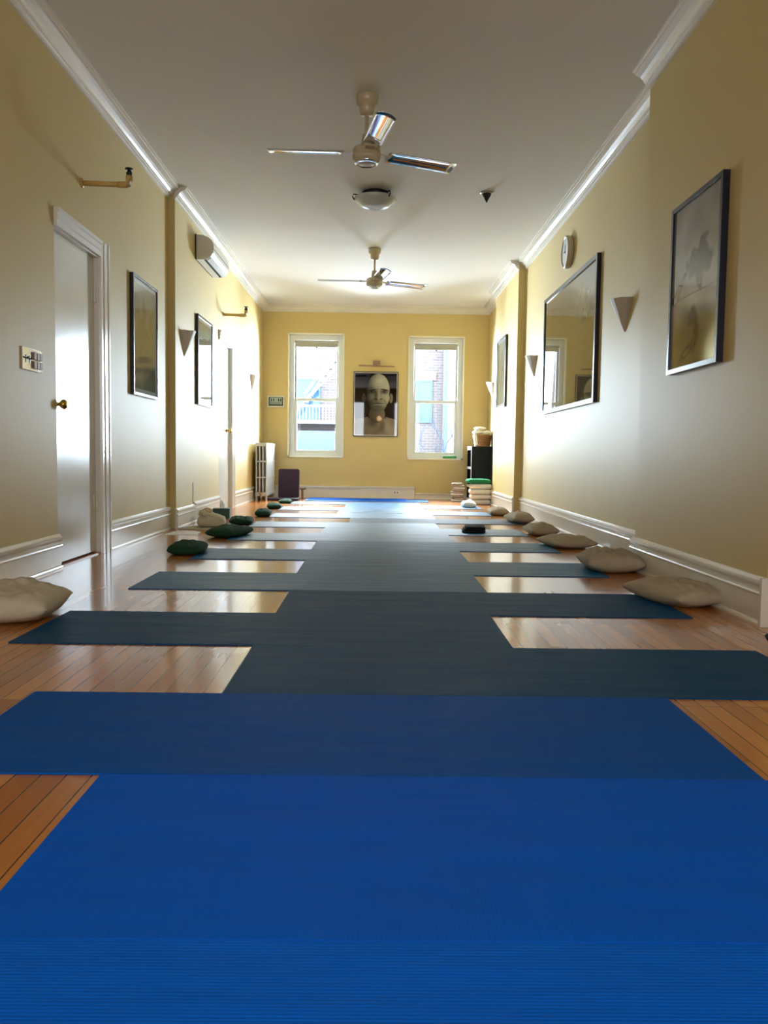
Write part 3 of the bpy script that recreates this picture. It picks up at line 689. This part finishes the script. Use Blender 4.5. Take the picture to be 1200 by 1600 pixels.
# white towels in the basket
for k, (x, y, z, w_, d_, h_, rz) in enumerate(((1.565, 12.86, 1.042, .15, .17, .06, .1), (1.71, 12.88, 1.028, .13, .17, .07, -.1), (1.60, 12.86, 1.112, .17, .14, .045, .4))):
    pillow('folded_towel', ('white towel lying at the left of the wicker basket', 'cream towel at the right of the wicker basket', 'pale towel heaped topmost in the wicker basket')[k], 'towel', x, y, w_, d_, h_, rz, 'white_cloth', 'towels in the wicker basket', 40+k, z=z)
b = B(); prism(b, [(0, 0), (.035, 0), (.055, -.16), (.02, -.17)], 'y', 0, .006)
o = obj('hanging_strap', b, 'white_cloth'); o.location = (1.50, 12.69, 1.04); tag(o, 'white strap hanging down from the wicker basket over the bookshelf', 'strap')

# ---------------------------------------------------------------- stacks near the back right corner
z = 0
for k in range(4):
    h = .078
    lbn = ('bottom', 'second from the bottom', 'third from the bottom', 'top')[k]
    pillow('folded_cushion', 'white folded cushion, %s of the white stack beside the pilaster' % lbn, 'cushion', 1.53+.01*(k % 2), 12.16, .32, .34, h, .02*(k-1), 'white_cloth', 'white cushions stacked beside the pilaster', 50+k, z=z, pinch=0, p=9, wr=.03, fold=.08)
    z += h*.975
pillow('folded_blanket', 'green blanket lying on top of the white cushion stack', 'blanket', 1.505, 12.16, .36, .34, .07, .06, 'green_bright', None, 61, z=z, p=6, fold=.15)
z = 0
for k in range(9):
    h = .032; ww = .20-.004*k
    lbn = ('lowest', 'second', 'third', 'fourth', 'fifth', 'sixth', 'seventh', 'eighth', 'topmost')[k]
    pillow('folded_blanket', 'thin folded grey brown blanket, %s layer of the loose pile under the right window' % lbn, 'blanket', 1.275+.018*math.sin(k*1.3), 12.82, ww, .26, h, .15*math.sin(k*2.1), 'stripe_cloth' if k % 3 else 'white_cloth', 'thin blankets piled under the right window', 70+k, z=z, p=10, wr=.03, fold=.06)
    z += h*1.0

# ---------------------------------------------------------------- yoga mats
MY0, MW, ML = 1.755, .612, 1.835
def yoga_mat(k, xl, m, lab, L=ML, z=0, rz=0, W=MW-.002, y=None, th=.005):
    b = B(); nx, ny = 24, 2
    def P(i, j, zz): return (-L/2+L*i/nx, -W/2+W*j/ny, zz)
    bx(b, -L/2, L/2, -W/2, W/2, .0005, th, .0012)
    o = obj('yoga_mat', b, m)
    yy = (MY0+(k+.5)*MW) if y is None else y
    o.location = (xl+L/2, yy, z); o.rotation_euler = (0, 0, rz)
    return tag(o, lab, 'yoga mat', 'blue yoga mats laid in rows across the floor')
ml = [(-2, -.95, 'mat_royal_cross', 'royal blue yoga mat nearest the camera, filling the bottom edge of the picture'),
      (-1, -.585, 'mat_royal', 'bright royal blue ribbed mat, second from the camera, bare orange floor at its left'),
      (0, -.978, 'mat_half_dim', 'third mat from the camera, mid blue, with a bare floor triangle at its right end'),
      (1, -.437, 'mat_dim', 'dark teal blue mat running off the right edge of the picture'),
      (2, -1.325, 'mat_dim', 'dark teal blue mat whose left end lies beside the big cream pillow on the left'),
      (3, -.43, 'mat_dim', 'dark teal blue mat whose right end touches the nearest taupe pillow'),
      (4, -1.255, 'mat_sheen_low', 'dark teal blue mat sticking out left with no pillow at its end'),
      (5, -.455, 'mat_sheen_low', 'dark teal blue mat whose right end touches the second taupe pillow'),
      (6, -1.215, 'mat_sheen_low', 'dark teal blue mat leading left to the nearest green pillow'),
      (7, -.465, 'mat_sheen_low', 'dark teal blue mat whose right end touches the third taupe pillow'),
      (8, -1.19, 'mat_sheen_mid', 'dark teal blue mat leading left to the second green pillow'),
      (9, -.475, 'mat_sheen_mid', 'teal blue mat with the charcoal folded cloth on its right half'),
      (10, -1.215, 'mat_sheen_mid', 'teal blue mat leading left to the third green pillow'),
      (11, -.27, 'mat_grey', 'dark slate mat running right to the fifth taupe pillow'),
      (12, -1.17, 'mat_sheen_mid', 'teal blue mat leading left to the fourth green pillow'),
      (13, -.455, 'mat_sheen_high', 'teal blue mat leading right to the farthest taupe pillow'),
      (14, -1.21, 'mat_sheen_high', 'teal blue mat leading left to the fifth green pillow'),
      (15, -.41, 'mat_sheen_high', 'teal blue mat under the small white pillow near the stacked cushions'),
      (16, -1.19, 'mat_sheen_high', 'teal blue mat leading left to the farthest green pillow, close to the plum chair')]
for k, xl, mm, lb in ml:
    yoga_mat(k, xl, mm, lb, rz=random.uniform(-.0015, .0015))
yoga_mat(0, -1.06, 'mat_sky', 'bright blue mat lowest of the pile against the back wall', z=0, y=12.70, rz=.01, L=1.86, th=.008)
yoga_mat(0, -1.03, 'mat_royal', 'darker blue mat doubled on top of the pile against the back wall', z=.009, y=12.82, rz=-.008, L=1.5, W=.42, th=.010)

# ---------------------------------------------------------------- pillows
G1 = 'green pillows along the left side'; G2 = 'taupe pillows along the right wall'
pillow('floor_pillow', 'big cream linen pillow at the left edge of the picture, nearest on the left side', 'pillow', -1.56, 3.46, .48, .46, .15, .12, 'linen', None, 1, pinch=.08)
for k, (x, y, w_, d_, h_, rz, lb) in enumerate((
        (-1.30, 5.76, .25, .40, .10, .05, 'dark green pillow nearest the camera on the left side'),
        (-1.225, 6.99, .27, .50, .11, -.25, 'dark green pillow beside the folded cream blanket, second on the left side'),
        (-1.325, 8.22, .24, .42, .09, .1, 'dark green pillow in front of the far door, third on the left side'),
        (-1.25, 9.27, .18, .36, .10, .05, 'dark green small pillow, fourth on the left side'),
        (-1.295, 10.62, .19, .36, .085, .1, 'dark green small pillow, fifth on the left side'),
        (-1.28, 11.80, .18, .34, .07, 0, 'dark green small pillow just before the plum floor chair'))):
    pillow('floor_pillow', lb, 'pillow', x, y, w_, d_, h_*.86, rz, 'green', G1, 10+k)
for k, (x, y, w_, d_, h_, rz, lb) in enumerate((
        (1.475, 4.02, .30, .46, .12, .30, 'taupe linen pillow nearest the camera on the right side, against the baseboard'),
        (1.47, 5.14, .34, .42, .145, -.05, 'plump taupe linen pillow, second on the right side'),
        (1.505, 6.47, .34, .42, .10, .22, 'flattened wide taupe pillow, third on the right side'),
        (1.50, 7.47, .25, .40, .11, .05, 'taupe pillow beside the mat with the charcoal cloth, fourth on the right side'),
        (1.535, 8.80, .23, .42, .12, .1, 'taupe pillow at the end of the dark slate mat, fifth on the right side'),
        (1.475, 9.92, .22, .36, .10, 0, 'small dark taupe pillow in front of the pilaster, farthest on the right side'))):
    pillow('floor_pillow', lb, 'pillow', x, y, w_, d_, h_, rz, 'taupe', G2, 20+k, pinch=.12)
pillow('floor_pillow', 'small white topped pillow on the mat before the stacked cushions', 'pillow', 1.275, 11.30, .20, .34, .10, 0, 'white_cloth', None, 33)
pillow('floor_pillow', 'dark navy cushion cut off by the right edge of the picture', 'pillow', 1.60, 2.90, .30, .35, .10, 0, 'charcoal', None, 34)
# charcoal folded cloth
r = thing('folded_cloth', 'charcoal cloth folded in layers on the mat on the right', 'cloth', (.91, 7.62, .006), rot=-.06)
for k, (zz, ww) in enumerate(((0, .22), (.018, .21), (.034, .19))):
    part('cloth_layer', cushion_bm(ww, .30, .024, 80+k), 'charcoal', r, True); bpy.data.objects[-1] if False else None
for k, c in enumerate([o for o in bpy.data.objects if o.parent == r]): c.location = (.006*k, 0, (0, .019, .037)[k])
# white small mat + cream blanket + tissue box + paper
b = B(); prism(b, [(-.30, -.14), (.24, -.16), (.30, .12), (-.24, .16)], 'z', .0005, .010); o = obj('felt_mat', b, 'linen'); o.location = (-1.49, 7.66, 0); o.rotation_euler = (0, 0, 0)
tag(o, 'cream felt mat under the folded cream blanket on the left', 'mat')
r = thing('folded_blanket', 'cream blanket folded into a thick bundle with a raised flap on the left', 'blanket', (-1.535, 7.78, .011), rot=.15)
part('blanket_base', cushion_bm(.27, .30, .105, 90, p=3.5), 'linen', r, True)
o = part('blanket_flap', cushion_bm(.25, .24, .06, 91, wr=.3), 'linen', r, True); o.location = (-.005, .02, .07); o.rotation_euler = (.1, .32, .2)
o = part('blanket_fold', cushion_bm(.12, .20, .05, 92, wr=.3), 'linen', r, True); o.location = (-.05, .05, .11); o.rotation_euler = (0, -.5, .3)
r = thing('tissue_box', 'dark green tissue box on the floor before the far door', 'tissue box', (-1.655, 8.95, 0), rot=.05)
b = B(); bx(b, -.09, .09, -.07, .07, .001, .105, .002); part('box', b, 'tissue_green', r)
b = B()
pts = [(-.03, -.01), (-.01, .015), (.012, -.012), (.03, .012)]
for i in range(3):
    a, c = pts[i], pts[i+1]; b.faces.new([b.verts.new(p) for p in ((a[0], a[1], .105), (c[0], c[1], .105), (c[0]*.6+.01, c[1]*1.5, .185-.02*i), (a[0]*.5, a[1]*1.5, .20-.015*i))])
bmesh.ops.solidify(b, geom=b.faces[:], thickness=.002)
part('tissue', b, 'paper', r)
b = B(); prism(b, [(-.13, -.14), (.13, -.12), (.12, .15), (-.12, .13)], 'z', .0004, .004); o = obj('paper_sheet', b, 'paper'); o.location = (-1.655, 7.15, 0)
tag(o, 'white papers lying flat on the floor beside the left baseboard', 'paper')
b = B(); lathe(b, [(.001, 0), (.04, 0), (.045, .01), (.047, .075), (.04, .082), (.001, .084)], n=20); o = obj('plastic_tub', b, 'paper', smooth=True); o.location = (-1.72, 8.30, .0005)
tag(o, 'small white tub standing behind the cream blanket by the baseboard', 'tub')

# ---------------------------------------------------------------- outside the windows
b = B(); bx(b, -30, 30, YB+1, 45, -4.2, -4.0); struct('ground', b, 'asphalt')
YF = 32.0
r = thing('apartment_building', 'pale brick apartment building seen through both windows', 'building', (0, YF, -4))
b = B(); bx(b, -16, 2.55, 0, 6, 0, 15); part('brick_wall', b, 'brick', r)
for wx_ in (-8.0, -5.5, -3.1, -.98, 1.18):
    for wz in (2.1, 5.95, 9.0):
        b = B(); w_ = .95; h_ = 1.62
        for a in ((0, .07, 0, h_), (w_-.07, w_, 0, h_), (.07, w_-.07, 0, .07), (.07, w_-.07, h_-.07, h_), (.07, w_-.07, h_/2-.04, h_/2+.04), (w_/2-.03, w_/2+.03, .07, h_-.07)):
            bx(b, wx_+a[0], wx_+a[1], -.06, .0, wz+a[2], wz+a[3])
        f = part('house_window', b, 'annexroof', r)
        b = B(); bx(b, wx_+.05, wx_+w_-.05, -.03, -.005, wz+.05, wz+h_-.05); g = part('pane', b, 'blueglass', f)
        b = B(); bx(b, wx_-.15, wx_+w_+.15, -.04, 0, wz+h_, wz+h_+.3); part('lintel', b, 'soldier', r)
r = thing('stucco_building', 'white stucco building at the right of the right window view', 'building', (2.55, YF-.6, -4))
b = B(); bx(b, 0, 12, 0, 6.6, 0, 16); part('stucco_wall', b, 'stucco', r)
b = B(); bx(b, 0, .12, -.08, 0, 0, 16); part('drainpipe', b, 'annex', r)
r = thing('fire_escape', 'white metal fire escape with railing and stairs on the brick building', 'fire escape', (-2.4, YF-1.2, 1.82))
b = B(); bx(b, -1.9, 1.9, -.1, 1.15, 0, .12); part('platform', b, 'white_metal', r)
b = B(); bx(b, -1.9, 1.9, -.12, -.07, .62, .68)
for k in range(32): x = -1.88+k*.1213; bx(b, x-.014, x+.014, -.11, -.08, .12, .62)
part('railing', b, 'white_metal', r)
b = B()
for y in (.1, .8):
    for off in (0, ):
        tube(b, [(-.25+off, y, .8), (1.7+off, y, 3.6)], .035, 6); tube(b, [(-.25+off, y, 1.15), (1.7+off, y, 3.95)], .02, 6)
for k in range(12):
    t = k/11; bx(b, -.25+1.95*t-.06, -.25+1.95*t+.08, .1, .8, .8+2.8*t-.02, .8+2.8*t+.02)
tube(b, [(-.25, .1, .8), (-.25, .1, 1.15)], .03, 6); tube(b, [(-.9, .3, .12), (1.9, .3, 3.2)], .045, 6)
part('stair', b, 'white_metal', r)
r = thing('annex_building', 'blue grey rendered annex below the fire escape', 'building', (-4.5, 27, -4))
b = B(); bx(b, -3, 5.2, 0, 3, 0, 5.45); part('annex_wall', b, 'annex', r)
b = B(); bx(b, -3, 5.2, -1.6, 0, 4.6, 4.75); bx(b, -3, 5.2, -1.7, -1.6, 4.4, 4.78); part('awning', b, 'stucco', r)
b = B(); prism(b, [(-1.6, 4.35), (-3.2, 3.9), (-3.2, 3.85), (-1.6, 4.3)], 'x', -3, 5.2); part('awning_roof', b, 'annexroof', r)

r = thing('bare_tree', 'bare leafless tree outside the right window', 'tree', (2.0, 22.5, -4))
rnd = random.Random(5)
bt = B(); tube(bt, [(0, 0, 0), (.05, 0, 1.5), (-.05, .1, 2.8), (.02, 0, 3.6)], .13, 8, .07)
bb = B()
def branch(p, d, L, rad, depth):
    pts = [p]; q = p.copy(); dd = d.copy()
    for i in range(4):
        dd = (dd+Vector((rnd.uniform(-.25, .25), rnd.uniform(-.25, .25), rnd.uniform(-.05, .2)))).normalized(); q = q+dd*L/4; pts.append(q.copy())
    tube(bb, pts, rad, 5, rad*.55, cap=False)
    if depth:
        for i in range(3 if depth > 1 else 4):
            nd = (dd+Vector((rnd.uniform(-.9, .9), rnd.uniform(-.6, .6), rnd.uniform(-.3, .6)))).normalized()
            branch(pts[rnd.choice((2, 3, 4))], nd, L*rnd.uniform(.6, .8), rad*.55, depth-1)
for k in range(7):
    a = k*2*PI/7; branch(Vector((0, 0, rnd.uniform(2.6, 3.6))), Vector((math.cos(a), math.sin(a)*.6, .8)).normalized(), 1.3, .045, 3)
part('trunk', bt, 'bark', r, True); part('branches', bb, 'bark', r)
